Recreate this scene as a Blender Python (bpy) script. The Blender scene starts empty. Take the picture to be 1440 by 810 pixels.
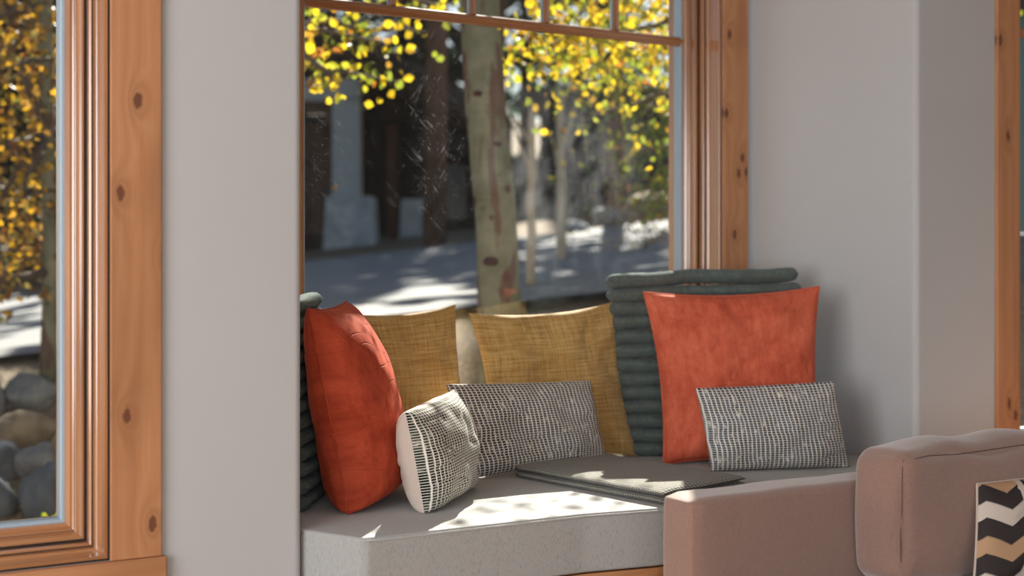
import bpy, bmesh, math, random
from mathutils import Vector, Matrix, noise as mnoise

# ------------------------------------------------------------------ camera
F_PX = 1850.0; HORIZON = 375.0; VPX = 3850.0
TH = math.atan(F_PX / (VPX - 720.0)); SN, CS = math.sin(TH), math.cos(TH)
H = 1.187                                   # camera height above the floor
scene = bpy.context.scene
COL = scene.collection
cam_d = bpy.data.cameras.new('camera'); cam = bpy.data.objects.new('camera', cam_d); COL.objects.link(cam)
cam_d.sensor_width = 36.0; cam_d.lens = F_PX / 1440.0 * 36.0
cam_d.shift_y = -(405.0 - HORIZON) / 1440.0
cam.location = (0, 0, H); cam.rotation_euler = (math.pi / 2, 0, -TH)
cam_d.dof.use_dof = True; cam_d.dof.focus_distance = 3.95; cam_d.dof.aperture_fstop = 1.7
cam_d.clip_end = 400
scene.camera = cam

# ------------------------------------------------------------------ light
SUN_EL = math.radians(38); sh = Vector((.585, .81, 0)).normalized()
SUN_DIR = Vector((sh.x * math.cos(SUN_EL), sh.y * math.cos(SUN_EL), math.sin(SUN_EL)))
w = bpy.data.worlds.new('sky'); scene.world = w; w.use_nodes = True
wt = w.node_tree; wt.nodes.clear()
wo = wt.nodes.new('ShaderNodeOutputWorld'); wb = wt.nodes.new('ShaderNodeBackground')
sk = wt.nodes.new('ShaderNodeTexSky'); sk.sky_type = 'NISHITA'; sk.sun_disc = False
sk.sun_elevation = SUN_EL; sk.sun_rotation = math.atan2(SUN_DIR.x, SUN_DIR.y)
hs = wt.nodes.new('ShaderNodeHueSaturation'); hs.inputs['Saturation'].default_value = .95
wt.links.new(sk.outputs[0], hs.inputs['Color']); wt.links.new(hs.outputs[0], wb.inputs[0])
wb.inputs[1].default_value = 0.11; wt.links.new(wb.outputs[0], wo.inputs[0])
sd = bpy.data.lights.new('sun', 'SUN'); sd.energy = 16.0; sd.angle = math.radians(.55); sd.color = (1, .93, .82)
so = bpy.data.objects.new('sun', sd); COL.objects.link(so); so.location = (8, 9, 9)
so.rotation_euler = SUN_DIR.to_track_quat('Z', 'Y').to_euler()

def area(name, loc, target, sx, sy, power, color=(1, 1, 1)):
    d = bpy.data.lights.new(name, 'AREA'); d.shape = 'RECTANGLE'; d.size = sx; d.size_y = sy; d.energy = power; d.color = color
    o = bpy.data.objects.new(name, d); COL.objects.link(o); o.location = loc
    o.rotation_euler = (Vector(loc) - Vector(target)).to_track_quat('Z', 'Y').to_euler(); return o
# added room fill, standing in for daylight from behind and left of the camera
area('left_fill', (-3.3, .5, 1.45), (2.2, 2.3, 1.3), 3.2, 2.4, 178, (.95, .98, 1))
area('rear_fill', (-1.5, -3.3, 1.6), (2.4, 3, 1.1), 2.2, 1.8, 76, (.97, .99, 1))
scene.view_settings.view_transform = 'Standard'; scene.view_settings.look = 'None'
scene.view_settings.exposure = 0.0; scene.view_settings.gamma = 1.0; scene.view_settings.use_curve_mapping = False

# ------------------------------------------------------------------ pixel rays
CAM = Vector((0, 0, H))
def ray(px, py):
    a = (px - 720.0) / F_PX
    return Vector((SN + a * CS, CS - a * SN, (HORIZON - py) / F_PX))
def at_y(px, py, y): v = ray(px, py); return CAM + v * (y / v.y)
def at_x(px, py, x): v = ray(px, py); return CAM + v * (x / v.x)
def at_z(px, py, z): v = ray(px, py); return CAM + v * ((z - H) / v.z)
def at_t(px, py, t): return CAM + ray(px, py) * t

# ------------------------------------------------------------------ object helpers
def tag(o, label=None, cat=None, group=None, kind=None):
    if label: o['label'] = label
    if cat: o['category'] = cat
    if group: o['group'] = group
    if kind: o['kind'] = kind
    return o
def empty(name, loc=(0, 0, 0), **k):
    o = bpy.data.objects.new(name, None); COL.objects.link(o); o.location = loc; o.empty_display_size = .1
    return tag(o, **k)
def link(name, me, mat=None, parent=None, smooth=False):
    o = bpy.data.objects.new(name, me); COL.objects.link(o)
    if mat: me.materials.append(mat)
    if parent:
        o.parent = parent; o.matrix_parent_inverse = Matrix.Translation(-Vector(parent.location)) if parent.type == 'EMPTY' else Matrix()
    if smooth: me.polygons.foreach_set('use_smooth', [True] * len(me.polygons))
    return o
def mesh(name, verts, faces, mat=None, parent=None, smooth=False):
    me = bpy.data.meshes.new(name); me.from_pydata([tuple(v) for v in verts], [], faces); me.update()
    return link(name, me, mat, parent, smooth)
def bm_obj(name, bm, mat=None, parent=None, smooth=False):
    bmesh.ops.recalc_face_normals(bm, faces=bm.faces)
    me = bpy.data.meshes.new(name); bm.to_mesh(me); bm.free(); return link(name, me, mat, parent, smooth)
def box(name, lo, hi, mat, parent=None, bev=0.0, seg=2):
    bm = bmesh.new(); bmesh.ops.create_cube(bm, size=1)
    lo, hi = Vector(lo), Vector(hi)
    for v in bm.verts:
        v.co = Vector([(lo[i] + hi[i]) / 2 + v.co[i] * (hi[i] - lo[i]) for i in range(3)])
    if bev: bmesh.ops.bevel(bm, geom=bm.edges[:], offset=bev, segments=seg, profile=.5, affect='EDGES')
    return bm_obj(name, bm, mat, parent, smooth=False)
def prism(name, pts, z0, z1, mat, parent=None, bev=0.0, seg=3, smooth=False):
    n = len(pts); bm = bmesh.new()
    b = [bm.verts.new((p[0], p[1], z0)) for p in pts]; t = [bm.verts.new((p[0], p[1], z1)) for p in pts]
    bm.faces.new(b[::-1]); bm.faces.new(t)
    for i in range(n): bm.faces.new((b[i], b[(i + 1) % n], t[(i + 1) % n], t[i]))
    if bev: bmesh.ops.bevel(bm, geom=bm.edges[:], offset=bev, segments=seg, profile=.5, affect='EDGES')
    return bm_obj(name, bm, mat, parent, smooth)
def tube_verts(path, radii, seg=12, jitter=0, seed=0):
    vs, fs = [], []; n = len(path); rnd = random.Random(seed)
    for i, p in enumerate(path):
        p = Vector(p); d = (Vector(path[min(i + 1, n - 1)]) - Vector(path[max(i - 1, 0)])).normalized()
        a = d.cross(Vector((.13, .98, .11))).normalized() if abs(d.y) < .9 else d.cross(Vector((1, 0, 0))).normalized()
        b = d.cross(a)
        for k in range(seg):
            an = 2 * math.pi * k / seg; r = radii[i]
            q = p + (a * math.cos(an) + b * math.sin(an)) * r
            if jitter: q += (q - p) * jitter * mnoise.noise(q * 4 + Vector((seed, 0, 0)))
            vs.append(q)
    for i in range(n - 1):
        for k in range(seg):
            fs.append((i * seg + k, i * seg + (k + 1) % seg, (i + 1) * seg + (k + 1) % seg, (i + 1) * seg + k))
    fs.append(tuple(range(seg))[::-1]); fs.append(tuple((n - 1) * seg + k for k in range(seg)))
    return vs, fs
def tube(name, path, radii, mat, parent=None, seg=12, jitter=0, seed=0):
    v, f = tube_verts(path, radii, seg, jitter, seed); return mesh(name, v, f, mat, parent, True)

# ------------------------------------------------------------------ materials
class NT:
    def __init__(s, name):
        s.m = bpy.data.materials.new(name); s.m.use_nodes = True; s.t = s.m.node_tree; s.t.nodes.clear()
        s.out = s.t.nodes.new('ShaderNodeOutputMaterial')
    def n(s, typ, **k):
        x = s.t.nodes.new('ShaderNode' + typ)
        for a, b in k.items(): setattr(x, a, b)
        return x
    def set(s, sock, v):
        if isinstance(v, bpy.types.NodeSocket): s.t.links.new(v, sock)
        else: sock.default_value = v
    def math(s, op, a, b=0.0, c=0.0, clamp=False):
        x = s.n('Math', operation=op); x.use_clamp = clamp
        s.set(x.inputs[0], a); s.set(x.inputs[1], b); s.set(x.inputs[2], c); return x.outputs[0]
    def mix(s, f, a, b, blend='MIX'):
        x = s.n('Mix', data_type='RGBA', blend_type=blend)
        s.set(x.inputs[0], f); s.set(x.inputs[6], rgba(a)); s.set(x.inputs[7], rgba(b)); return x.outputs[2]
    def ramp(s, f, stops):
        x = s.n('ValToRGB'); e = x.color_ramp.elements
        while len(e) < len(stops): e.new(.5)
        for i, (p, c) in enumerate(stops): e[i].position = p; e[i].color = rgba(c)
        s.set(x.inputs[0], f); return x.outputs[0]
    def step(s, f, lo, hi):
        x = s.n('MapRange', interpolation_type='SMOOTHSTEP'); s.set(x.inputs[0], f); x.inputs[1].default_value = lo; x.inputs[2].default_value = hi
        return x.outputs[0]
    def map(s, vec, scale=(1, 1, 1), loc=(0, 0, 0), rot=(0, 0, 0)):
        x = s.n('Mapping'); s.set(x.inputs[0], vec); x.inputs['Location'].default_value = loc; x.inputs['Scale'].default_value = scale
        x.inputs['Rotation'].default_value = rot; return x.outputs[0]
    def noise(s, vec, scale=5, detail=4, rough=.55, dist=0):
        x = s.n('TexNoise'); s.set(x.inputs['Vector'], vec); x.inputs['Scale'].default_value = scale; x.inputs['Detail'].default_value = detail
        x.inputs['Roughness'].default_value = rough; x.inputs['Distortion'].default_value = dist; return x.outputs['Fac']
    def coord(s, which='Object'): return s.n('TexCoord').outputs[which]
    def pos(s): return s.n('NewGeometry').outputs['Position']
    def bump(s, h, strength=.3, dist=.01, normal=None):
        x = s.n('Bump'); x.inputs['Strength'].default_value = strength; x.inputs['Distance'].default_value = dist; s.set(x.inputs['Height'], h)
        if normal: s.set(x.inputs['Normal'], normal)
        return x.outputs[0]
    def pbr(s, color, rough=.6, bump=None, **k):
        p = s.n('BsdfPrincipled'); s.set(p.inputs['Base Color'], rgba(color)); s.set(p.inputs['Roughness'], rough)
        if bump is not None: s.set(p.inputs['Normal'], bump)
        for a, b in k.items(): s.set(p.inputs[a.replace('_', ' ')], b)
        s.t.links.new(p.outputs[0], s.out.inputs[0]); s.p = p; return s.m
def rgba(c):
    if isinstance(c, tuple) and len(c) == 3: return (*c, 1)
    return c
def srgb(r, g, b):
    return tuple((c / 255 / 12.92) if c <= 10 else (((c / 255 + .055) / 1.055) ** 2.4) for c in (r, g, b))

def m_paint(name, col):
    t = NT(name); n = t.noise(t.pos(), 90, 3, .6)
    n2 = t.noise(t.pos(), 2.2, 2)
    c = t.mix(t.step(n2, .35, .7), tuple(x * .985 for x in col), col)
    return t.pbr(c, .75, t.bump(n, .05, .004))
WALL = m_paint('wall_paint', (.55, .55, .555))
CEIL = m_paint('ceiling_paint', (.75, .75, .74))

def m_wood(name, dark, mid, light, axis='Z', rough=.35, coat=.3, knots=True, fine=1.0):
    """knotty alder: grain runs along `axis`, knots bend the grain round themselves"""
    t = NT(name); p = t.pos()
    rot = {'Z': (0, 0, 0), 'X': (0, math.pi / 2, 0), 'Y': (math.pi / 2, 0, 0)}[axis]
    p = t.map(p, rot=rot)
    oi = t.n('ObjectInfo').outputs['Random']
    off = t.n('CombineXYZ'); t.set(off.inputs[0], t.math('MULTIPLY', oi, 7.3)); t.set(off.inputs[2], t.math('MULTIPLY', oi, 13.1))
    va = t.n('VectorMath', operation='ADD'); t.set(va.inputs[0], p); t.set(va.inputs[1], off.outputs[0]); p = va.outputs[0]
    s0 = t.n('SeparateXYZ'); t.set(s0.inputs[0], p); k2 = t.n('CombineXYZ')
    t.set(k2.inputs[0], t.math('MULTIPLY', t.math('ADD', s0.outputs[0], s0.outputs[1]), 7.0)); t.set(k2.inputs[1], t.math('MULTIPLY', s0.outputs[2], 3.6))
    vo = t.n('TexVoronoi', feature='F1', voronoi_dimensions='2D'); t.set(vo.inputs['Vector'], k2.outputs[0]); vo.inputs['Scale'].default_value = 1
    vo.inputs['Randomness'].default_value = .9
    d = vo.outputs['Distance']
    bend = t.math('MULTIPLY', t.math('EXPONENT', t.math('MULTIPLY', d, -9.0)), .22 if knots else 0)
    g0 = t.noise(t.map(p, (1.2, 1.2, .12)), 6, 3, .5)
    sx = t.n('SeparateXYZ'); t.set(sx.inputs[0], p)
    cc = t.math('ADD', t.math('ADD', t.math('MULTIPLY', t.math('ADD', sx.outputs[0], sx.outputs[1]), 1.0), bend), t.math('MULTIPLY', g0, .16))
    band = t.math('PINGPONG', t.math('MULTIPLY', cc, 38 * fine), 1.0)
    fineg = t.noise(t.map(p, (160, 160, 5)), 1, 3, .6)
    f = t.math('ADD', t.math('MULTIPLY', band, .42), t.math('MULTIPLY', fineg, .5))
    big = t.noise(t.map(p, (5, 5, .9)), 1.5, 2)
    c = t.mix(f, mid, light)
    c = t.mix(t.math('MULTIPLY', t.step(big, .45, .75), .55), c, tuple(a * .5 + b * .5 for a, b in zip(dark, mid)))
    if knots:
        k = t.math('SUBTRACT', 1.0, t.step(t.math('ADD', d, t.math('MULTIPLY', t.math('SUBTRACT', t.noise(p, 60, 2), .5), .09)), .045, .10))
        halo = t.math('SUBTRACT', 1.0, t.step(d, .08, .30))
        gate = t.step(vo.outputs['Color'], .42, .5) if False else 1.0
        c = t.mix(t.math('MULTIPLY', halo, .35), c, tuple(a * .75 for a in mid))
        c = t.mix(t.math('MULTIPLY', k, .8), c, dark)
    return t.pbr(c, rough, t.bump(fineg, .06, .003), Coat_Weight=coat, Coat_Roughness=.16, Coat_IOR=1.7)
WD, WM, WL = srgb(92, 48, 28), srgb(180, 120, 78), srgb(206, 152, 108)
WOOD_V = m_wood('alder_vertical', WD, WM, WL, 'Z', .5, .08)
WOOD_H = m_wood('alder_horizontal', WD, WM, WL, 'X', .5, .08)
SASH_V = m_wood('sash_wood_vertical', srgb(84, 48, 28), srgb(160, 104, 64), srgb(194, 140, 94), 'Z', .3, 1.0, False, 1.6)
SASH_H = m_wood('sash_wood_horizontal', srgb(84, 48, 28), srgb(160, 104, 64), srgb(194, 140, 94), 'X', .3, 1.0, False, 1.6)
def plain(name, col, rough=.5, **k):
    t = NT(name); n = t.noise(t.pos(), 40, 3); c = t.mix(n, tuple(x * .93 for x in col), col); return t.pbr(c, rough, **k)
SEAL = plain('pale_blue_seal', srgb(170, 190, 205), .35)
DARKGAP = plain('gap_shade', srgb(38, 26, 20), .7)  # near-black colour painting the shade in the gaps between frame members
FLOOR = m_wood('floor_oak', srgb(90, 60, 35), srgb(150, 110, 70), srgb(175, 135, 92), 'X', .4, .2, False)

def m_glass(name, dusty):
    t = NT(name); p = t.pos(); sx = t.n('SeparateXYZ'); t.set(sx.inputs[0], p)
    lw = t.n('LayerWeight'); lw.inputs[0].default_value = .5
    fr = t.math('ADD', .025, t.math('MULTIPLY', t.math('POWER', lw.outputs['Facing'], 5.0), .9))
    tr = t.n('BsdfTransparent'); tr.inputs[0].default_value = (.97, .985, .98, 1)
    gl = t.n('BsdfGlossy'); gl.inputs['Roughness'].default_value = 0.0; gl.inputs[0].default_value = (1, 1, 1, 1)
    m1 = t.n('MixShader'); t.set(m1.inputs[0], fr); t.set(m1.inputs[1], tr.outputs[0]); t.set(m1.inputs[2], gl.outputs[0])
    df = t.n('BsdfDiffuse'); df.inputs[0].default_value = (.8, .82, .85, 1)
    tl = t.n('BsdfTranslucent'); tl.inputs[0].default_value = (.8, .84, .9, 1)
    ds = t.n('MixShader'); ds.inputs[0].default_value = .6; t.set(ds.inputs[1], df.outputs[0]); t.set(ds.inputs[2], tl.outputs[0])
    fac = 0.002
    if dusty:
        def blob(x, z, rx, rz):
            a = t.math('DIVIDE', t.math('SUBTRACT', sx.outputs[0], x), rx); b = t.math('DIVIDE', t.math('SUBTRACT', sx.outputs[2], z), rz)
            return t.math('SUBTRACT', 1.0, t.step(t.math('SQRT', t.math('ADD', t.math('MULTIPLY', a, a), t.math('MULTIPLY', b, b))), .15, 1.0))
        g1, g2, g3 = at_y(800, 260, GLASS2), at_y(555, 215, GLASS2), at_y(600, 150, GLASS2)
        haze = t.math('MULTIPLY', blob(g1.x, g1.z, .5, .55), t.step(t.noise(t.map(p, (1.6, 1, .5)), 4, 4, .6), .32, .75))
        specks = t.step(t.noise(p, 150, 2, .5), .70, .76)
        wipe = t.math('MULTIPLY', t.step(t.noise(t.map(t.map(p, rot=(0, .75, 0)), (70, 1, 7)), 1, 3, .65, 1.2), .60, .74), blob(g2.x, g2.z, .42, .42))
        wipe2 = t.math('MULTIPLY', t.step(t.noise(t.map(t.map(p, rot=(0, -.5, 0)), (80, 1, 9)), 1, 3, .65, 1.0), .62, .76), blob(g3.x, g3.z, .4, .5))
        area_ = t.math('ADD', blob(g1.x, g1.z, .55, .6), blob(g2.x, g2.z, .6, .6))
        fac = t.math('ADD', .002, t.math('MULTIPLY', haze, .06))
        fac = t.math('ADD', fac, t.math('MULTIPLY', t.math('MULTIPLY', specks, area_), .2))
        fac = t.math('ADD', fac, t.math('MULTIPLY', t.math('ADD', wipe, wipe2), .12))
    m2 = t.n('MixShader'); t.set(m2.inputs[0], fac); t.set(m2.inputs[1], m1.outputs[0]); t.set(m2.inputs[2], ds.outputs[0])
    t.t.links.new(m2.outputs[0], t.out.inputs[0]); return t.m

# ------------------------------------------------------------------ room shell
W = 3.404            # main window wall, room face
B = 4.300            # back wall of the seat alcove
XL, XR = 1.343, 3.735  # the alcove's side walls
GD = .184            # glass behind the casing face
GLASS2 = B + GD
WT = .27
CEIL_Z = 2.75
box('floor', (-4.5, -4.2, -.08), (7.5, 4.7, 0), FLOOR)['kind'] = 'structure'
box('ceiling', (-4.5, -4.2, CEIL_Z), (7.5, 4.65, CEIL_Z + .1), CEIL)['kind'] = 'structure'

EB = .085            # frame width between casing edge and glass
E1 = dict(x0=-1.15, x1=.822, z0=.440, z1=2.55)         # left window, inside edges of its casing
E2 = dict(x0=1.69, x1=3.563, z0=.440, z1=2.55)
E3 = dict(x0=4.292, x1=6.2, z0=.440, z1=2.55)
def wall_with_hole(name, x0, x1, y0, e, extra_pts=None):
    """wall slab of thickness WT, room face at y0, with a rectangular opening"""
    r = .022
    root = empty(name, ((x0 + x1) / 2, y0, 0), kind='structure')
    for lo, hi in (((x0, 0), (e['x0'] - .001, CEIL_Z)), ((e['x1'] + .001, 0), (x1, CEIL_Z)),
                   ((e['x0'] - .001, 0), (e['x1'] + .001, e['z0'] - .001)), ((e['x0'] - .001, e['z1'] + .001), (e['x1'] + .001, CEIL_Z))):
        bm = bmesh.new(); bmesh.ops.create_cube(bm, size=1)
        for v in bm.verts:
            v.co = Vector(((lo[0] + hi[0]) / 2 + v.co.x * (hi[0] - lo[0]), y0 + WT / 2 + v.co.y * WT, (lo[1] + hi[1]) / 2 + v.co.z * (hi[1] - lo[1])))
        ed = [g for g in bm.edges if abs(g.verts[0].co.z - g.verts[1].co.z) > .1 and all(abs(v.co.y - y0) < 1e-4 for v in g.verts)
              and (abs(g.verts[0].co.x - XL) < 1e-3 or abs(g.verts[0].co.x - XR) < 1e-3)]
        if ed and y0 < B - .1: bmesh.ops.bevel(bm, geom=ed, offset=r, segments=6, profile=.5, affect='EDGES')
        bm_obj('wall_panel', bm, WALL, root)
    return root
wall_with_hole('wall_left', -4.5, XL, W, E1)
wall_with_hole('wall_right', XR, 7.5, W, E3)
wall_with_hole('wall_back', XL - .15, XR + .15, B, E2)
box('wall_rear', (-4.5, -4.2, 0), (7.5, -4.0, CEIL_Z), WALL)['kind'] = 'structure'
box('wall_side', (-4.5, -4.0, 0), (-4.3, W, CEIL_Z), WALL)['kind'] = 'structure'
box('wall_far_side', (7.3, -4.0, 0), (7.5, W, CEIL_Z), WALL)['kind'] = 'structure'
box('wall_alcove_left', (XL - .15, W + WT, 0), (XL, B, CEIL_Z), WALL)['kind'] = 'structure'
box('wall_alcove_right', (XR, W + WT, 0), (XR + .15, B, CEIL_Z), WALL)['kind'] = 'structure'

# ------------------------------------------------------------------ windows
GLASS_CLEAN = m_glass('window_glass', False); GLASS_DUSTY = m_glass('window_glass_dusty', True)
def ring(name, e, prof, y0, mats, root):
    """four mitred members; prof = closed polygon of (inset from casing edge, depth behind the casing face)"""
    n = len(prof)
    for side in range(4):
        vs = []
        for end in (0, 1):
            for (i, b) in prof:
                xa, xb, za, zb = e['x0'] + i, e['x1'] - i, e['z0'] + i, e['z1'] - i
                if side == 0: p = (xa if end == 0 else xb, y0 + b, za)
                elif side == 1: p = (xb, y0 + b, za if end == 0 else zb)
                elif side == 2: p = (xb if end == 0 else xa, y0 + b, zb)
                else: p = (xa, y0 + b, zb if end == 0 else za)
                vs.append(p)
        fs = [(k, (k + 1) % n, n + (k + 1) % n, n + k) for k in range(n)] + [tuple(range(n))[::-1], tuple(range(n, 2 * n))]
        bm = bmesh.new(); bv = [bm.verts.new(v) for v in vs]
        for f in fs: bm.faces.new([bv[k] for k in f])
        bm_obj(name + ('_rail' if side % 2 == 0 else '_stile'), bm, mats[1] if side % 2 == 0 else mats[0], root)
def bar(name, a, b, hw, y0, mat, root, vertical):
    """moulded glazing bar with stepped profile standing in front of the glass at y0"""
    prof = [(-hw, 0), (-hw, -.006), (-hw * .8, -.011), (-hw * .42, -.013), (-hw * .36, -.020), (0, -.023), (hw * .36, -.020), (hw * .42, -.013), (hw * .8, -.011), (hw, -.006), (hw, 0)]
    n = len(prof); vs = []
    for end in (a, b):
        for (o, d) in prof:
            vs.append((end[0] + o, y0 + d, end[1]) if vertical else (end[0], y0 + d, end[1] + o))
    bm = bmesh.new(); bv = [bm.verts.new(v) for v in vs]
    for k in range(n): bm.faces.new((bv[k], bv[(k + 1) % n], bv[n + (k + 1) % n], bv[n + k]))
    bm.faces.new(bv[:n][::-1]); bm.faces.new(bv[n:]); return bm_obj(name, bm, mat, root)
CW, CT = .129, .016
def window(name, e, y0, transom_z, bars, glass, label):
    root = empty(name, ((e['x0'] + e['x1']) / 2, y0, e['z0']), kind='structure', label=label)
    # casing boards on the wall face, stool board below
    box('casing_board', (e['x0'] - CW, y0 - CT, e['z0']), (e['x0'], y0 - .0005, e['z1'] + CW), WOOD_V, root, .002)
    box('casing_board', (e['x1'], y0 - CT, e['z0']), (e['x1'] + CW, y0 - .0005, e['z1'] + CW), WOOD_V, root, .002)
    box('casing_head', (e['x0'], y0 - CT, e['z1']), (e['x1'], y0 - .0005, e['z1'] + CW), WOOD_H, root, .002)
    box('sill_board', (e['x0'] - CW - .011, y0 - CT - .007, e['z0'] - .14), (e['x1'] + CW + .011, y0 - .0005, e['z0'] - .001), WOOD_H, root, .0025)
    SV = (SASH_V, SASH_H)
    ring('shadow_gap', e, [(-.0005, .002), (.006, .002), (.006, .012), (-.0005, .012)], y0, (DARKGAP, DARKGAP), root)  # dark strip drawn in for the shade of the groove
    ring('jamb_liner', e, [(.005, .0), (.012, .0), (.0135, .002), (.0135, .066), (.005, .066)], y0, SV, root)
    ring('stop_bead', e, [(.006, .062), (.016, .062), (.019, .064), (.0215, .067), (.0215, .080), (.0225, .082), (.006, .082)], y0, SV, root)
    ring('inner_bead', e, [(.010, .084), (.027, .084), (.031, .087), (.0325, .092), (.0325, .108), (.010, .108)], y0, SV, root)
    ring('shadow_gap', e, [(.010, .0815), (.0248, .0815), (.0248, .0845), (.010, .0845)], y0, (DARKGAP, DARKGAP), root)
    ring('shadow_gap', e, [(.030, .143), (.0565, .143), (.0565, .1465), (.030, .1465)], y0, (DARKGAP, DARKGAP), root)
    ring('sash_shadow_gap', e, [(.012, .108), (.039, .108), (.039, .118), (.012, .118)], y0, (DARKGAP, DARKGAP), root)
    ring('sash', e, [(.014, .112), (.044, .112), (.050, .114), (.053, .118), (.053, .142), (.0545, .1425), (.061, .147), (.061, .166), (.014, .166)], y0, SV, root)
    ring('glazing_bead', e, [(.050, .150), (.066, .150), (.074, .158), (.076, .168), (.050, .168)], y0, SV, root)
    ring('glazing_seal', e, [(.040, .169), (.082, .169), (EB, .178), (EB, .215), (.040, .215)], y0, (SEAL, SEAL), root)
    ring('outer_frame', e, [(-.002, .216), (.078, .216), (.078, .262), (-.002, .262)], y0, SV, root)
    gx0, gx1, gz0, gz1 = e['x0'] + EB - .004, e['x1'] - EB + .004, e['z0'] + EB - .004, e['z1'] - EB + .004
    gy = y0 + GD
    box('glass_pane', (gx0, gy, gz0), (gx1, gy + .005, gz1), glass, root)
    if transom_z:
        bar('transom_bar', (gx0, transom_z), (gx1, transom_z), .0205, gy - .001, SASH_H, root, False)
        box('spacer_bar', (gx0, gy + .006, transom_z - .012), (gx1, gy + .018, transom_z + .012), SEAL, root)
        for bx in bars:
            bar('muntin', (bx, transom_z + .019), (bx, gz1), .0135, gy - .001, SASH_V, root, True)
            box('spacer_bar', (bx - .014, gy + .006, transom_z + .013), (bx + .008, gy + .018, gz1), SEAL, root)
    return root
TZ = at_y(955, 59.5, B + GD).z
MX = [at_y(p, 30, B + GD - .01).x for p in (553, 666, 769, 867)]
window('window_1', E1, W, TZ, [-.55, -.2, .15, .5], GLASS_CLEAN, 'tall knotty alder framed window overlooking the boulders')
window('window_2', E2, B, TZ, MX, GLASS_DUSTY, 'big picture window with transom lights behind the seat')
window('window_3', E3, W, TZ, [4.75, 5.1, 5.45, 5.8], GLASS_CLEAN, 'alder framed window in the wall beyond the alcove')

# ------------------------------------------------------------------ fabrics
def uvm(t): return t.n('UVMap').outputs[0]
def m_velvet(name, dark, mid, light):
    t = NT(name); uv = uvm(t)
    a = t.noise(t.map(uv, (34, 13, 1)), 1, 5, .7, .3); b = t.noise(uv, 4.5, 3, .6, .4); f = t.noise(t.map(uv, (350, 160, 1)), 1, 2)
    v = t.math('ADD', t.math('MULTIPLY', a, .55), t.math('MULTIPLY', b, .45))
    c = t.mix(t.step(v, .36, .62), dark, mid); c = t.mix(t.math('MULTIPLY', t.step(v, .55, .72), .6), c, light)
    crease = t.math('ABSOLUTE', t.math('SUBTRACT', t.noise(t.map(uv, (2.0, 4.5, 1)), 1.3, 3, .5, 1.4), .5))
    cr = t.math('SUBTRACT', 1.0, t.step(crease, .0, .022))
    c = t.mix(t.math('MULTIPLY', cr, .18), c, dark)
    bm = t.bump(t.math('SUBTRACT', t.math('MULTIPLY', b, .7), t.math('MULTIPLY', cr, .18)), .35, .02)
    return t.pbr(c, .8, t.bump(f, .12, .002, bm), Sheen_Weight=.25, Sheen_Roughness=.4, Sheen_Tint=rgba(light), Specular_IOR_Level=.2)
VELVET = m_velvet('rust_velvet', srgb(156, 56, 34), srgb(194, 82, 54), srgb(214, 108, 78))
VELVET2 = m_velvet('coral_velvet', srgb(190, 84, 60), srgb(218, 110, 82), srgb(228, 134, 108))
def m_slub(name):
    t = NT(name); uv = uvm(t)
    h = t.noise(t.map(uv, (6, 130, 1)), 1, 4, .72); v = t.noise(t.map(uv, (140, 7, 1)), 1, 4, .72); b = t.noise(uv, 7, 3)
    w_ = t.math('ADD', t.math('MULTIPLY', h, .55), t.math('MULTIPLY', v, .45))
    c = t.ramp(w_, [(.36, srgb(136, 100, 52)), (.46, srgb(192, 152, 86)), (.56, srgb(212, 176, 112)), (.68, srgb(238, 214, 168))])
    c = t.mix(t.math('MULTIPLY', t.step(b, .45, .7), .4), c, srgb(188, 142, 72))
    return t.pbr(c, .75, t.bump(w_, .6, .006), Sheen_Weight=.25, Specular_IOR_Level=.25)
SLUB = m_slub('mustard_slub')
def m_dash(name, inks, pitch=.0158, row=.0086):
    t = NT(name); uv = uvm(t); sx = t.n('SeparateXYZ')
    wob = t.noise(uv, 9, 2); t.set(sx.inputs[0], uv)
    x = t.math('DIVIDE', t.math('ADD', sx.outputs[0], t.math('MULTIPLY', wob, .012)), pitch); y = t.math('DIVIDE', sx.outputs[1], row)
    px_ = t.math('PINGPONG', x, .5); py_ = t.math('PINGPONG', y, .5)
    ink = t.math('MULTIPLY', t.step(px_, .09, .16), t.step(py_, .09, .15))
    var = t.noise(t.map(uv, (45, 22, 1)), 1, 3, .7); cl = t.noise(uv, 11, 2)
    ink = t.math('MULTIPLY', ink, t.step(var, .26, .44))
    col = t.mix(t.step(cl, .40, .60), inks[0], inks[1]); col = t.mix(t.step(var, .58, .76), col, inks[2])
    c = t.mix(ink, srgb(236, 230, 218), col)
    return t.pbr(c, .85, t.bump(t.math('MULTIPLY', px_, py_), .5, .006), Sheen_Weight=.15, Specular_IOR_Level=.2)
DASH = m_dash('dashed_weave', (srgb(34, 36, 42), srgb(50, 58, 76), srgb(92, 98, 100)))
DASH_G = m_dash('dashed_weave_olive', (srgb(30, 32, 30), srgb(70, 78, 66), srgb(104, 112, 104)))
DASH_B = m_dash('dashed_weave_blue', (srgb(36, 42, 58), srgb(58, 72, 96), srgb(92, 100, 110)))
def m_linen(name, col, flecks, scale=1.0, sheen=.2, amt=.5):
    t = NT(name); p = t.coord('Object')
    f1 = t.noise(t.map(p, (260 * scale, 260 * scale, 60 * scale)), 1, 3, .65); f2 = t.noise(t.map(p, (60 * scale, 60 * scale, 300 * scale)), 1, 3, .65)
    b = t.noise(p, 3, 3)
    c = t.mix(t.math('MULTIPLY', t.step(f1, .5, .68), amt), col, flecks[0]); c = t.mix(t.math('MULTIPLY', t.step(f2, .54, .7), amt), c, flecks[1])
    c = t.mix(t.math('MULTIPLY', t.step(b, .4, .7), .15), c, tuple(x * .8 for x in col))
    return t.pbr(c, .85, t.bump(t.math('ADD', f1, f2), .3, .003), Sheen_Weight=sheen, Specular_IOR_Level=.2)
LINEN = m_linen('bench_linen', srgb(174, 175, 174), (srgb(122, 123, 120), srgb(196, 174, 152)), 1.3, .2, .5)
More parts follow.
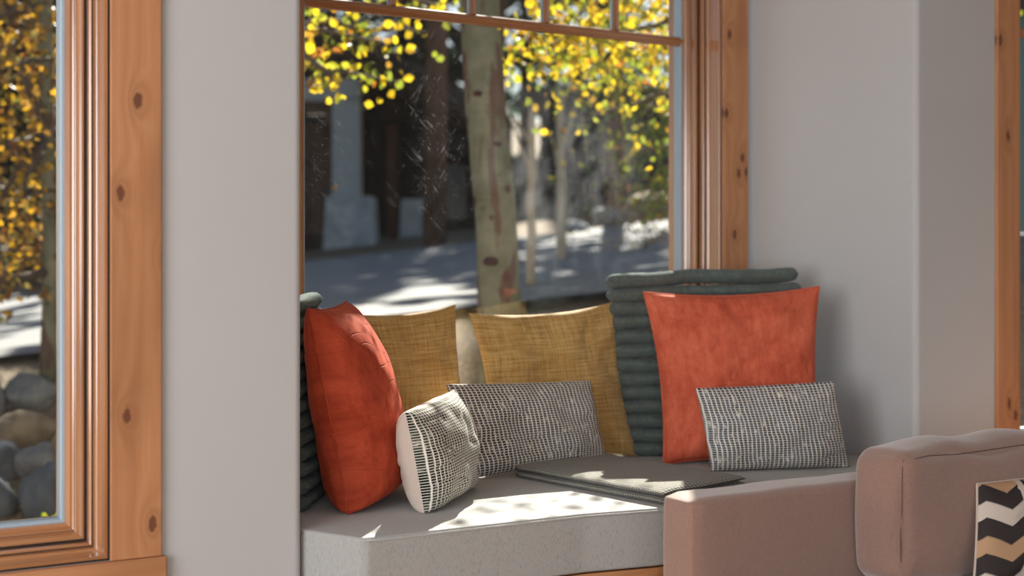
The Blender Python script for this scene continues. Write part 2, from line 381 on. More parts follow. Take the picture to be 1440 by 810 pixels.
SOFA = m_linen('sofa_chenille', srgb(150, 118, 105), (srgb(122, 94, 84), srgb(168, 138, 124)), 1.1, .7, .45)
CREAM = m_linen('cream_cotton', srgb(208, 192, 180), (srgb(190, 172, 160), srgb(220, 208, 196)), 1.5)
def m_knit(name):
    t = NT(name); uv = uvm(t); sx = t.n('SeparateXYZ'); t.set(sx.inputs[0], uv)
    r = t.math('PINGPONG', t.math('DIVIDE', t.math('ADD', sx.outputs[0], t.math('MULTIPLY', t.noise(uv, 14, 2), .01)), .016), .5)
    q = t.math('PINGPONG', t.math('DIVIDE', sx.outputs[1], .010), .5); n = t.noise(uv, 260, 3, .7); b = t.noise(uv, 10, 3)
    f = t.math('ADD', t.math('MULTIPLY', t.math('ADD', r, q), .55), t.math('MULTIPLY', n, .6))
    c = t.ramp(f, [(.34, srgb(50, 51, 50)), (.56, srgb(124, 123, 116)), (.80, srgb(196, 193, 180))]); c = t.mix(t.math('MULTIPLY', b, .3), c, srgb(70, 70, 66))
    return t.pbr(c, .9, t.bump(f, .7, .006), Sheen_Weight=.2, Specular_IOR_Level=.15)
THROW = m_knit('charcoal_knit')
def m_fur(name):
    t = NT(name); uv = uvm(t)
    a = t.noise(t.map(uv, (60, 60, 1)), 1, 5, .7, .6); b = t.noise(uv, 6, 3)
    c = t.mix(a, srgb(46, 58, 58), srgb(128, 140, 134)); c = t.mix(t.math('MULTIPLY', t.step(b, .4, .65), .35), c, srgb(92, 88, 80))
    return t.pbr(c, .95, t.bump(a, .6, .012), Sheen_Weight=.25, Sheen_Roughness=.5, Sheen_Tint=rgba(srgb(200, 215, 215)), Specular_IOR_Level=.1)
FUR = m_fur('sage_plush')
def m_mud(name):
    """tan and black woven figures on cream"""
    t = NT(name); uv = uvm(t); sx = t.n('SeparateXYZ'); t.set(sx.inputs[0], uv)
    u, v = sx.outputs[0], sx.outputs[1]
    wv = t.math('PINGPONG', t.math('MULTIPLY', u, 1.0), .075)
    st = t.math('FRACT', t.math('MULTIPLY', t.math('ADD', v, t.math('MULTIPLY', wv, .55)), 9.5))
    rowi = t.math('FLOOR', t.math('MULTIPLY', t.math('ADD', v, t.math('MULTIPLY', wv, .55)), 9.5))
    tanrow = t.step(t.math('FRACT', t.math('MULTIPLY', rowi, .5)), .2, .3)
    c = t.mix(tanrow, srgb(222, 208, 196), srgb(200, 160, 124))
    c = t.mix(t.step(st, .44, .50), c, srgb(44, 38, 40))
    col = t.math('FRACT', t.math('MULTIPLY', t.math('ADD', u, .31), 5.2))
    c = t.mix(t.math('SUBTRACT', 1.0, t.step(col, .12, .14)), c, srgb(222, 210, 198))
    c = t.mix(t.math('MULTIPLY', t.noise(uv, 300, 2), .25), c, srgb(120, 110, 104))
    return t.pbr(c, .85, t.bump(t.noise(uv, 300, 2), .2, .003), Specular_IOR_Level=.2)
MUD = m_mud('patterned_weave')

# ------------------------------------------------------------------ bench
SEAT = .460; CUSH_B = .285
fl = at_z(511, 757, SEAT); fm = at_z(820, 722, SEAT)
bench_poly = [(XL + .004, B - .004), (XL + .004, W + .03), (fl.x, fl.y), (fm.x, fm.y - .004), (2.40, 3.185), (3.64, 3.15), (XR - .004, W - .02), (XR - .004, B - .004)]
BASE = empty('window_bench', ((XL + XR) / 2, 3.8, 0), label='alder window bench base built into the alcove', cat='bench')
bp = [(x, y) for x, y in bench_poly]
bpi = [bp[0], bp[1], (fl.x + .012, fl.y + .012), (fm.x, fm.y + .006), (2.40, 3.195), (3.63, 3.16), bp[6], bp[7]]
prism('bench_top_board', bpi, CUSH_B - .036, CUSH_B - .006, WOOD_H, BASE, .003)
bpj = [bp[0], bp[1], (fl.x + .03, fl.y + .04), (fm.x, fm.y + .03), (2.40, 3.22), (3.62, 3.19), bp[6], bp[7]]
prism('bench_front_panel', bpj, .002, CUSH_B - .037, WOOD_H, BASE)
def bench_cushion():
    bm = bmesh.new(); n = len(bench_poly)
    b = [bm.verts.new((p[0], p[1], CUSH_B)) for p in bench_poly]; t = [bm.verts.new((p[0], p[1], SEAT)) for p in bench_poly]
    bm.faces.new(b[::-1]); bm.faces.new(t)
    for i in range(n): bm.faces.new((b[i], b[(i + 1) % n], t[(i + 1) % n], t[i]))
    ve = [e for e in bm.edges if abs(e.verts[0].co.z - e.verts[1].co.z) > .05]
    bmesh.ops.bevel(bm, geom=ve, offset=.022, segments=5, profile=.5, affect='EDGES')
    he = [e for e in bm.edges if abs(e.verts[0].co.z - e.verts[1].co.z) < .001]
    bmesh.ops.bevel(bm, geom=he, offset=.009, segments=3, profile=.5, affect='EDGES')
    return bm_obj('bench_cushion', bm, LINEN)
BC = bench_cushion(); tag(BC, 'thick grey linen cushion covering the whole window bench', 'cushion')
def welt(pts, z, r, name, mat, parent):
    path = [(p[0], p[1], z) for p in pts]; return tube(name, path, [r] * len(path), mat, parent, 8)
welt([(bench_poly[1][0] + .004, bench_poly[1][1]), (fl.x + .002, fl.y + .008), (fl.x + .014, fl.y - .0005), (fm.x, fm.y - .0045), (2.40, 3.1845), (3.62, 3.150)], SEAT - .009, .0035, 'welt', LINEN, BC)

# ------------------------------------------------------------------ pillows
def pillow(name, label, TL, TR, BR, BL, half, fm, bm_=None, pinch=.07, seed=1, ribs=0, piping=None, n=44, group=None, half_back=None, floor=SEAT + .001, sag=.12, bot=3.0, wr=1.0, full=.46, xmax=None, xmin=None, ymax=None):
    TL, TR, BR, BL = map(Vector, (TL, TR, BR, BL)); rnd = random.Random(seed)
    right = ((TR - TL) + (BR - BL)) / 2; up = ((TL - BL) + (TR - BR)) / 2
    N = right.cross(up).normalized(); Wd, Ht = right.length, up.length
    cen = (TL + TR + BR + BL) / 4; base = Vector(((BL.x + BR.x) / 2, (BL.y + BR.y) / 2, floor))
    root = empty(name, base, label=label, cat='pillow', group=group)
    hb = half if half_back is None else half_back
    nu = n; nv = n if not ribs else max(n, ribs * 9)
    def P(u, v, sgn):
        uu = u * (1 - pinch * (1 - v * v)); vv = v * (1 - pinch * .9 * (1 - u * u))
        rib = 0
        if ribs:
            ph = (v + 1) / 2 * ribs + .12 * mnoise.noise(Vector((u * 2, v * 3, seed)))
            rib = abs(math.sin(math.pi * ph)) ** .6
            uu *= 1 + .03 * (rib - .6)
        p = (TL * ((1 - uu) * (1 + vv)) + TR * ((1 + uu) * (1 + vv)) + BR * ((1 + uu) * (1 - vv)) + BL * ((1 - uu) * (1 - vv))) / 4
        vs = v + sag * (1 - v * v)
        prof = (max(0, 1 - abs(u) ** 2.4) * max(0, 1 - abs(vs) ** (2.4 if v > 0 else 2.4 + (bot - 2.4) * min(1, -2 * v)))) ** full
        h = (half if sgn > 0 else hb) * prof
        q = Vector((u * 1.6, v * 1.6, seed * 3.1 + sgn))
        h += wr * .016 * mnoise.noise(q * 1.3) * prof
        ed = min(1, (1 - max(abs(u), abs(v))) * 5)
        h += wr * .006 * math.sin(9 * math.atan2(v, u) + seed + 3 * mnoise.noise(q)) * (max(abs(u), abs(v)) ** 3) * ed
        cz = abs(mnoise.noise(Vector((u * 1.1 + seed, v * 2.3, 5.5 * sgn))))
        h -= wr * .007 * max(0, 1 - cz / .07) * ed
        if ribs: h += .026 * (rib - .5) * min(1, ed + .25) + .004 * mnoise.noise(Vector((u * 30, v * 30, seed)))
        if abs(u) >= .9999 or abs(v) >= .9999: h = .0
        p = p + N * (sgn * h)
        if p.z < floor: p.z = floor
        if xmax and p.x > xmax: p.x = xmax
        if xmin and p.x < xmin: p.x = xmin
        if ymax and p.y > ymax: p.y = ymax
        return p
    if ribs:
        pitch = 2 / ribs
        for k in range(ribs):
            v0 = -1 + pitch * (k + .5); vs, fs = [], []; nu_, m = 56, 18
            for i in range(nu_ + 1):
                u = -1 + 2 * i / nu_; w0 = v0 + .18 * pitch * mnoise.noise(Vector((u * 2.2, k * 1.7, seed)))
                e = math.sqrt(max(0.0, 1 - max(0, (abs(u) - .90) / .10) ** 2)); sh = 1 + .045 * mnoise.noise(Vector((k * 3.3, math.copysign(1, u), seed)))
                uu = u * sh; pr = max(.0, (1 - abs(u) ** 2.6) * (1 - abs(v0) ** 3)) ** .5
                c = (TL * ((1 - uu) * (1 + w0)) + TR * ((1 + uu) * (1 + w0)) + BR * ((1 + uu) * (1 - w0)) + BL * ((1 - uu) * (1 - w0))) / 4
                for j in range(m):
                    an = 2 * math.pi * j / m; a = (pitch * Ht / 4) * 1.04 * math.sin(an); bb = (.034 + (half if math.cos(an) > 0 else hb) * .62 * pr) * math.cos(an)
                    f = 1 + .10 * mnoise.noise(Vector((u * 9, an * 1.3, k + seed))) + .05 * mnoise.noise(Vector((u * 34, an * 4, k + seed)))
                    p = c + (up.normalized() * a + N * bb) * f * max(.12, e)
                    p.z = max(p.z, floor)
                    if xmax: p.x = min(p.x, xmax)
                    if xmin: p.x = max(p.x, xmin)
                    if ymax: p.y = min(p.y, ymax)
                    vs.append(p)
            for i in range(nu_):
                for j in range(m): fs.append((i * m + j, i * m + (j + 1) % m, (i + 1) * m + (j + 1) % m, (i + 1) * m + j))
            fs.append(tuple(range(m))[::-1]); fs.append(tuple(nu_ * m + j for j in range(m)))
            o = mesh('plush_roll', vs, fs, fm, root, True); ul = o.data.uv_layers.new(name='UVMap')
            for l in o.data.loops:
                i, j = divmod(l.vertex_index, m); ul.data[l.index].uv = (i / nu_ * Wd, k * .05 + j / m * .1)
        return root
    # cluster samples towards the rim
    def sp(k, m): s = 2 * k / m - 1; return math.sin(s * math.pi / 2) * .55 + s * .45
    for sgn, mat, nm in ((1, fm, 'front_panel'), (-1, bm_ or fm, 'back_panel')):
        vs, fs, uv = [], [], []
        for j in range(nv + 1):
            for i in range(nu + 1):
                u, v = sp(i, nu), sp(j, nv); vs.append(P(u, v, sgn)); uv.append((u * Wd / 2 + seed, v * Ht / 2 + seed))
        for j in range(nv):
            for i in range(nu):
                a = j * (nu + 1) + i; f = (a, a + 1, a + nu + 2, a + nu + 1)
                fs.append(f if sgn > 0 else f[::-1])
        o = mesh(nm, vs, fs, mat, root, True); ul = o.data.uv_layers.new(name='UVMap')
        for l in o.data.loops: ul.data[l.index].uv = uv[l.vertex_index]
    if piping:
        path = []
        for k in range(40): path.append(P(-1 + k / 20, -1, 1))
        for k in range(40): path.append(P(1, -1 + k / 20, 1))
        for k in range(40): path.append(P(1 - k / 20, 1, 1))
        for k in range(41): path.append(P(-1, 1 - k / 20, 1))
        r = .0035
        path = [Vector((p.x, p.y, max(p.z, floor + r))) for p in path]
        o = tube('piping', path, [r] * len(path), piping, root, 6)
        ul = o.data.uv_layers.new(name='UVMap')
        for l in o.data.loops:
            c = o.data.vertices[l.vertex_index].co; ul.data[l.index].uv = (c.x + c.y, c.z)
    return root
def on(p, z=SEAT): return Vector((p.x, p.y, z))

# right-hand corner group
gTL, gTR = at_y(850, 386, 4.18), at_x(1122, 376, 3.56); gBL = at_z(874, 641, SEAT)
gBR = Vector((gBL.x + (gTR.x - gTL.x) * .96, gBL.y + (gTR.y - gTL.y), SEAT))
pillow('plush_pillow', 'large sage green plush pillow with rolled ribs behind the coral velvet pillow', gTL, gTR, gBR, gBL, .075, FUR, ribs=13, seed=3, pinch=.02, n=60, wr=.7, half_back=.05, xmax=XR - .004, ymax=B - .004)
oTL, oTR = at_y(905, 411, 3.97), at_y(1152, 403, 3.68); oBL = at_z(933, 653, SEAT); oBR = at_y(1158, 645, 3.60)
pillow('velvet_pillow', 'square coral velvet pillow with piped edge leaning on the green plush pillow', oTL, oTR, on(oBR), oBL, .10, VELVET2, piping=VELVET2, seed=5, pinch=.085, wr=2.2, xmax=XR - .004, half_back=.05)
lTL, lTR = at_y(978, 546, 3.69), at_y(1173, 536, 3.51); lBL, lBR = at_z(1000, 663, SEAT), at_z(1196, 657, SEAT)
pillow('lumbar_pillow', 'oblong blue and white dashed pillow in front of the coral velvet pillow', lTL, lTR, lBR, lBL, .07, DASH_B, CREAM, seed=7, pinch=.02, wr=1.5, half_back=.04)
# middle group
mTL, mTR = at_y(659, 440, 4.17), at_y(864, 424, 4.17); mBR = at_z(897, 642, SEAT); mBL = Vector((mTL.x + .05, mBR.y, SEAT))
pillow('linen_pillow', 'square mustard slub pillow propped behind the oblong dashed pillow at mid bench', mTL, mTR, mBR, mBL, .06, SLUB, seed=9, pinch=.10, wr=1.8, half_back=.05, ymax=B - .004)
nTR = at_y(641, 428, 4.16); nTL = Vector((1.70, 4.17, nTR.z - .01)); nBL = Vector((1.75, 4.12, SEAT)); nBR = at_y(676, 640, 4.11)
pillow('linen_pillow', 'square mustard slub pillow half hidden by the rust velvet pillow', nTL, nTR, on(nBR), nBL, .055, SLUB, seed=13, pinch=.11, wr=1.8, half_back=.05, ymax=B - .004)
cTL, cTR = at_y(627, 540, 4.00), at_y(830, 535, 3.98); cBL = at_z(665, 673, SEAT); cBR = at_y(852, 643, 3.95)
pillow('lumbar_pillow', 'oblong black and white dashed pillow lying against the middle mustard pillow', cTL, cTR, cBR, cBL, .065, DASH, CREAM, seed=11, pinch=.025, wr=1.4, half_back=.04)
# left group
aBn = at_z(490, 724, SEAT); aTn = Vector((1.40, 3.51, at_y(432, 434, 3.51).z)); aTf = at_y(487, 424, 3.93); aBf = Vector((aBn.x + .28, aBn.y + .43, SEAT))
pillow('velvet_pillow', 'plump rust velvet pillow leaning at the bench end against the alcove wall', aTn, aTf, aBf, aBn, .165, VELVET, piping=VELVET, seed=17, pinch=.05, half_back=.09, wr=.6, sag=.22, full=.40, bot=7, xmin=XL + .004)
pillow('plush_pillow', 'sage green plush pillow tucked behind the rust velvet pillow', (1.40, 3.72, 1.07), at_y(438, 411, 4.14), (1.70, 4.10, SEAT), (1.42, 3.66, SEAT), .05, FUR, ribs=13, seed=19, pinch=.02, n=60, half_back=.05, xmin=XL + .004, ymax=B - .004)
sBn = at_z(597, 723, SEAT); sTn = at_y(570, 580, 3.45); sTf = at_y(638, 548, 3.80); sBf = Vector((sBn.x + .345, sBn.y + .35, SEAT))
pillow('lumbar_pillow', 'oblong olive and white dashed pillow with cream back beside the rust velvet pillow', sTn, sTf, sBf, sBn, .085, DASH_G, CREAM, seed=23, pinch=.03, half_back=.10, full=.38)

# folded throw lying front to back on the bench
def throw():
    root = empty('throw_blanket', (2.4, 3.6, SEAT), label='folded charcoal knit throw lying across the bench cushion', cat='blanket')
    L0, R0 = at_z(703, 668, SEAT), at_z(842, 650, SEAT); L1, R1 = at_z(934, 712, SEAT), at_z(1052, 688, SEAT)
    R0 = Vector((R0.x, min(R0.y, 4.02), SEAT)); L0 = Vector((L0.x, L0.y, SEAT))
    for layer, (z0, th) in enumerate(((.0015, .021), (.0235, .021))):
        nu, nv = 26, 40; vs, fs = [], []
        prof = []
        for k in range(nu * 2):
            an = 2 * math.pi * k / (nu * 2); cx = math.copysign(abs(math.cos(an)) ** .25, math.cos(an)); cz = math.copysign(abs(math.sin(an)) ** .6, math.sin(an)); prof.append((cx, cz))
        m = len(prof)
        for j in range(nv + 1):
            t = j / nv; a = L0.lerp(L1, t); b = R0.lerp(R1, t); e = 1 - max(0, (abs(2 * t - 1) - .96) / .04) ** 2 * .8
            for (cx, cz) in prof:
                s = (cx + 1) / 2; s = s * (.97 if layer else 1); rc = max(0, 1 - t / .16); s = max(s, .30 * (1 - math.sqrt(max(0, 1 - rc * rc))))
                p = a.lerp(b, s); wv = .004 * mnoise.noise(Vector((s * 4, t * 6, 2))) + .003
                p.z = SEAT + z0 + th / 2 + cz * th / 2 * e + (wv if cz > 0 or layer else 0) * min(1, 6 * s + .2)
                p.y += .006 * mnoise.noise(Vector((s * 3, 7, layer))); p.x += .008 * mnoise.noise(Vector((t * 4, 3, layer)))
                p.z = max(p.z, SEAT + .001); vs.append(p)
        for j in range(nv):
            for k in range(m): fs.append((j * m + k, j * m + (k + 1) % m, (j + 1) * m + (k + 1) % m, (j + 1) * m + k))
        fs.append(tuple(range(m))[::-1]); fs.append(tuple(nv * m + k for k in range(m)))
        o = mesh('lower_fold' if layer == 0 else 'upper_fold', vs, fs, THROW, root, True); ul = o.data.uv_layers.new(name='UVMap')
        for l in o.data.loops:
            j, k = divmod(l.vertex_index, m); ul.data[l.index].uv = ((prof[k][0] + 1) * .21 + .3 * (prof[k][1] < 0) + .008 * prof[k][1], j / nv * .8)
throw()

# ------------------------------------------------------------------ sofa, its back to the window seat
def soft_box(name, lo, hi, mat, parent, r=.04, puff=.012, seed=0, cuts=10, sag=0, dent=.006):
    """upholstered block: rounded box with a slight bulge and a few soft dents"""
    lo, hi = Vector(lo), Vector(hi); size = hi - lo; c = (lo + hi) / 2; bm = bmesh.new(); bmesh.ops.create_cube(bm, size=2)
    bmesh.ops.subdivide_edges(bm, edges=bm.edges[:], cuts=cuts * 2, use_grid_fill=True)
    for v in bm.verts:
        q = Vector([max(-1, min(1, x)) for x in v.co]); q = Vector([math.sin(x * math.pi / 2) * .5 + x * .5 for x in q])
        p = Vector([q[i] * size[i] / 2 for i in range(3)]); inn = Vector([max(-(size[i] / 2 - r), min(size[i] / 2 - r, p[i])) for i in range(3)])
        d = p - inn
        if d.length > 1e-6: p = inn + d.normalized() * r
        b = [(1 - q[i] ** 2) for i in range(3)]
        for i in range(3):
            j, k = (i + 1) % 3, (i + 2) % 3
            p[i] += (1 if q[i] > 0 else -1) * puff * b[j] * b[k] * (abs(q[i]) ** 3)
        p += Vector((1, 1, 1)) * dent * mnoise.noise((c + p) * 6 + Vector((seed, 0, 0)))
        if sag and q.z > .5: p.z -= sag * (1 - abs(q.x)) * (.5 + .5 * mnoise.noise(Vector((p.x * 5, p.y * 5, seed))))
        v.co = c + p
    return bm_obj(name, bm, mat, parent, True)
SEAM = plain('dark_seam', srgb(96, 74, 68), .9)
def on_surface(o, pts):
    me = o.data
    return [min((v.co for v in me.vertices), key=lambda c: (c - Vector(p)).length).copy() for p in pts]
def sofa():
    ci = at_y(974, 700, 2.70); x0 = ci.x; yb = 2.84; yi = 2.70; zt = .580
    root = empty('sofa', (x0 + 1.2, 2.2, 0), label='low dusty pink chenille sofa backing onto the window seat', cat='sofa')
    soft_box('back_frame', (x0, yi, .09), (x0 + 2.5, yb, zt), SOFA, root, .026, .004, 1, 14)
    soft_box('seat_base', (x0, 1.78, .09), (x0 + 2.5, yi + .005, .215), SOFA, root, .02, .003, 2, 6)
    for k in range(2):
        soft_box('seat_cushion', (x0 + .01 + k * 1.24, 1.76, .205), (x0 + 1.24 + k * 1.24, yi - .01, .308), SOFA, root, .035, .012, 3 + k, 10)
    cx = at_y(1195, 630, yi).x
    o = soft_box('back_cushion', (cx, 2.50, .318), (cx + .82, yi - .002, .682), SOFA, root, .045, .028, 9, 18, .022, .014)
    path = on_surface(o, [(cx, 2.50, .33), (cx, 2.50, .40), (cx, 2.50, .46), (cx, 2.50, .53), (cx, 2.50, .59), (cx, 2.50, .64), (cx, 2.50, .682), (cx + .05, 2.50, .682), (cx + .12, 2.50, .682), (cx + .22, 2.50, .682), (cx + .35, 2.50, .682), (cx + .5, 2.50, .682), (cx + .7, 2.50, .682)])
    tube('seam', path, [.0014] * len(path), SEAM, o, 6)
    soft_box('back_cushion', (cx + .83, 2.50, .318), (cx + 1.62, yi - .002, .682), SOFA, root, .04, .022, 12, 10, .012)
    for fx in (x0 + .1, x0 + 2.4):
        for fy in (1.86, 2.74): tube('leg', [(fx, fy, .001), (fx, fy, .095)], [.016, .024], WOOD_V, root, 14)
sofa()
pTL = at_y(1376, 681, 2.47); px0 = pTL.x; bl = at_y(1368, 812, 2.36)
pillow('patterned_pillow', 'small cream, black and tan figured pillow resting on the pink sofa', (px0, 2.475, pTL.z), (px0 + .42, 2.475, pTL.z + .005), (bl.x + .44, 2.36, .324), (bl.x, 2.36, .324), .06, MUD, CREAM, piping=CREAM, seed=29, pinch=.03, half_back=.03, floor=.324)

# ------------------------------------------------------------------ outdoors: ground
def road_z(x, y): return .258 + .11 * x + .012 * y
def road_near(x): return min(11.0, max(7.3, 10 - .35 * x))
def ground_z(x, y):
    r = max(-.35, road_z(min(x, 22), min(y, 40))) + max(0, y - 26) * .16
    n_ = road_near(x); s = min(1, max(0, (y - (n_ - 3.0)) / 2.9)); s = s * s * (3 - 2 * s)
    return (-.2) * (1 - s) + (r - .03) * s + .05 * mnoise.noise(Vector((x * .6, y * .6, 0)))
def m_ground():
    t = NT('leaf_litter'); p = t.pos(); v = t.n('TexVoronoi'); t.set(v.inputs['Vector'], p); v.inputs['Scale'].default_value = 26
    n = t.noise(p, 3, 4); f = t.noise(p, 40, 3)
    c = t.mix(n, srgb(96, 82, 68), srgb(140, 124, 104)); c = t.mix(t.step(v.outputs['Distance'], .1, .5), srgb(176, 150, 112), c)
    c = t.mix(t.math('MULTIPLY', t.step(n, .55, .65), .4), c, srgb(96, 104, 52))
    return t.pbr(c, .95, t.bump(f, .6, .03))
def grid(name, x0, x1, y0, y1, nx, ny, fz, mat):
    vs = [(x0 + (x1 - x0) * i / nx, y0 + (y1 - y0) * j / ny, 0) for j in range(ny + 1) for i in range(nx + 1)]
    vs = [(x, y, fz(x, y)) for x, y, _ in vs]
    fs = [(j * (nx + 1) + i, j * (nx + 1) + i + 1, (j + 1) * (nx + 1) + i + 1, (j + 1) * (nx + 1) + i) for j in range(ny) for i in range(nx)]
    return mesh(name, vs, fs, mat, None, True)
GR = grid('ground', -30, 60, 4.75, 75, 120, 120, ground_z, m_ground()); GR['kind'] = 'structure'
def m_asphalt():
    t = NT('asphalt'); p = t.pos(); n = t.noise(p, 60, 3); b = t.noise(p, 1.2, 3)
    c = t.mix(n, srgb(112, 112, 114), srgb(150, 150, 150)); c = t.mix(t.math('MULTIPLY', b, .4), c, srgb(165, 162, 158))
    return t.pbr(c, .9, t.bump(n, .4, .01))
def road_f(x, y): return max(-.33, road_z(min(x, 22), min(y, 40))) + .035 + max(0, y - 26) * .16
def driveway():
    nx, ny = 60, 30; vs = []
    for j in range(ny + 1):
        for i in range(nx + 1):
            x = -14 + 30.8 * i / nx; y0 = road_near(x); y = y0 + (17.4 - y0) * j / ny; vs.append((x, y, road_f(x, y)))
    fs = [(j * (nx + 1) + i, j * (nx + 1) + i + 1, (j + 1) * (nx + 1) + i + 1, (j + 1) * (nx + 1) + i) for j in range(ny) for i in range(nx)]
    return mesh('driveway', vs, fs, m_asphalt(), None, True)
DR = driveway(); DR['kind'] = 'structure'

# ------------------------------------------------------------------ boulders
def m_rock(name, a, b):
    t = NT(name); p = t.coord('Object'); n = t.noise(p, 3, 6, .65); f = t.noise(p, 18, 4)
    c = t.mix(t.step(n, .3, .7), a, b); c = t.mix(t.math('MULTIPLY', t.step(f, .6, .7), .4), c, tuple(x * .5 for x in a))
    return t.pbr(c, .9, t.bump(t.math('ADD', n, f), .5, .03))
ROCK_T = m_rock('tan_rock', srgb(120, 104, 84), srgb(170, 152, 124)); ROCK_G = m_rock('grey_rock', srgb(104, 106, 108), srgb(150, 150, 146))
ROCK_B = m_rock('slate_rock', srgb(66, 74, 84), srgb(104, 112, 118))
def ground_hit(px_, py_):
    t = 4.9
    while t < 60:
        q = at_t(px_, py_, t)
        if q.y > 4.9 and q.z <= ground_z(q.x, q.y): return q
        t += .02
    return q
def boulder(px_, py_, wpx_, hpx_, mat, seed, label):
    c = ground_hit(px_, py_ + hpx_ * .42); h_ = hpx_ * (c - CAM).dot(Vector((SN, CS, 0))) / F_PX; w_ = wpx_ * (c - CAM).dot(Vector((SN, CS, 0))) / F_PX; c.z += h_ * .40; bm = bmesh.new(); bmesh.ops.create_icosphere(bm, subdivisions=4, radius=1)
    for v in bm.verts:
        d = v.co.copy(); r = 1 + .28 * mnoise.noise(d * 1.1 + Vector((seed, 0, 0))) + .09 * mnoise.noise(d * 3 + Vector((0, seed, 0)))
        v.co = Vector((d.x * w_ / 2 * r, d.y * w_ * .45 * r, d.z * h_ / 2 * r))
    o = bm_obj('boulder', bm, mat, None, True); o.location = c; o.rotation_euler.z = seed * .7
    return tag(o, label, 'boulder', 'boulders on the bank')
for (bx, by, yy, wpx, hpx, mt, lab) in (
        (32, 606, 7.6, 84, 62, ROCK_T, 'rounded tan boulder midway up the bank with smaller stones below'),
        (46, 551, 8.3, 74, 50, ROCK_G, 'pale grey boulder at the top of the bank by the slim trunk'),
        (2, 648, 7.2, 60, 62, ROCK_B, 'blue grey boulder wedged under the tan boulder'),
        (52, 650, 7.2, 66, 58, ROCK_G, 'squat grey boulder below the tan boulder'),
        (62, 696, 6.75, 70, 88, ROCK_B, 'tall slate blue boulder standing lowest near the window'),
        (-6, 702, 6.8, 56, 60, ROCK_B, 'small dark slate boulder low on the bank'),
        (96, 640, 7.6, 60, 70, ROCK_T, 'brown boulder hidden partly by the window frame'),
        (-30, 560, 8.2, 70, 60, ROCK_G, 'grey boulder at the top of the bank away from the trunk')):
    boulder(bx, by, wpx, hpx, mt, bx * .37 + 2, lab)
for (bx, by, tt, wpx, hpx, mt, lab) in ((860, 306, 15, 70, 30, ROCK_G, 'flat grey boulder at the roadside below the yellow tree'), (915, 290, 16, 80, 44, ROCK_T, 'tan boulder beside the road bend'), (806, 322, 17, 46, 24, ROCK_B, 'low dark boulder on the far verge')):
    boulder(bx, by, wpx, hpx, mt, bx * .11, lab)

# ------------------------------------------------------------------ trees
def m_bark():
    t = NT('aspen_bark'); p = t.pos(); n = t.noise(p, 4, 4); f = t.noise(t.map(p, (8, 8, 30)), 1, 3)
    v = t.n('TexVoronoi'); t.set(v.inputs['Vector'], t.map(p, (5, 5, 4.2))); v.inputs['Scale'].default_value = 1.3; v.inputs['Randomness'].default_value = 1
    c = t.mix(t.step(n, .35, .65), srgb(112, 112, 88), srgb(146, 143, 118)); c = t.mix(t.math('MULTIPLY', t.step(f, .58, .68), .4), c, srgb(108, 98, 84))
    sc = t.math('SUBTRACT', 1.0, t.step(t.math('ADD', v.outputs['Distance'], t.math('MULTIPLY', n, .3)), .30, .36))
    c = t.mix(t.math('MULTIPLY', sc, .85), c, srgb(88, 50, 42))
    pn = t.noise(t.map(p, (7, 7, 1.7)), 1, 3, .6, .5); c = t.mix(t.math('MULTIPLY', t.step(pn, .56, .62), .75), c, srgb(98, 58, 48))
    return t.pbr(c, .85, t.bump(f, .3, .01))
BARK = m_bark()
TWIG = plain('twig_bark', srgb(96, 82, 70), .9)
def m_leaf(name, stops):
    t = NT(name); r = t.n('NewGeometry').outputs['Random Per Island']; oi = t.n('ObjectInfo').outputs['Random']
    f = t.math('FRACT', t.math('ADD', r, oi)); c = t.ramp(f, stops)
    d = t.n('BsdfDiffuse'); t.set(d.inputs[0], c); tl = t.n('BsdfTranslucent'); t.set(tl.inputs[0], c)
    m = t.n('MixShader'); m.inputs[0].default_value = .6; t.set(m.inputs[1], d.outputs[0]); t.set(m.inputs[2], tl.outputs[0])
    g = t.n('BsdfGlossy'); g.inputs['Roughness'].default_value = .35; m2 = t.n('MixShader'); m2.inputs[0].default_value = .04
    t.set(m2.inputs[1], m.outputs[0]); t.set(m2.inputs[2], g.outputs[0]); t.t.links.new(m2.outputs[0], t.out.inputs[0]); return t.m
LEAF_Y = m_leaf('yellow_leaves', [(0, srgb(236, 208, 42)), (.3, srgb(228, 190, 34)), (.5, srgb(180, 178, 44)), (.84, srgb(124, 142, 48)), (1, srgb(196, 120, 44))])
LEAF_B = m_leaf('mixed_leaves', [(0, srgb(240, 190, 30)), (.3, srgb(190, 140, 40)), (.55, srgb(130, 100, 60)), (.8, srgb(110, 110, 50)), (1, srgb(150, 90, 40))])
LEAF_G = m_leaf('green_leaves', [(0, srgb(120, 150, 50)), (.4, srgb(160, 170, 50)), (.8, srgb(90, 120, 50)), (1, srgb(210, 180, 40))])
def leaf_geo(rnd, c, s):
    n = Vector((rnd.gauss(0, 1), rnd.gauss(0, 1), rnd.gauss(0, .7))).normalized(); a = n.orthogonal().normalized(); a.rotate(Matrix.Rotation(rnd.uniform(0, 6.28), 3, n)); b = n.cross(a)
    return [c - b * s * .5, c + a * s * .42 - b * s * .12 + n * s * .1, c + a * s * .3 + b * s * .3 + n * s * .08, c + b * s * .58, c - a * s * .3 + b * s * .3 + n * s * .08, c - a * s * .42 - b * s * .12 + n * s * .1]
LEAF_ME = {}
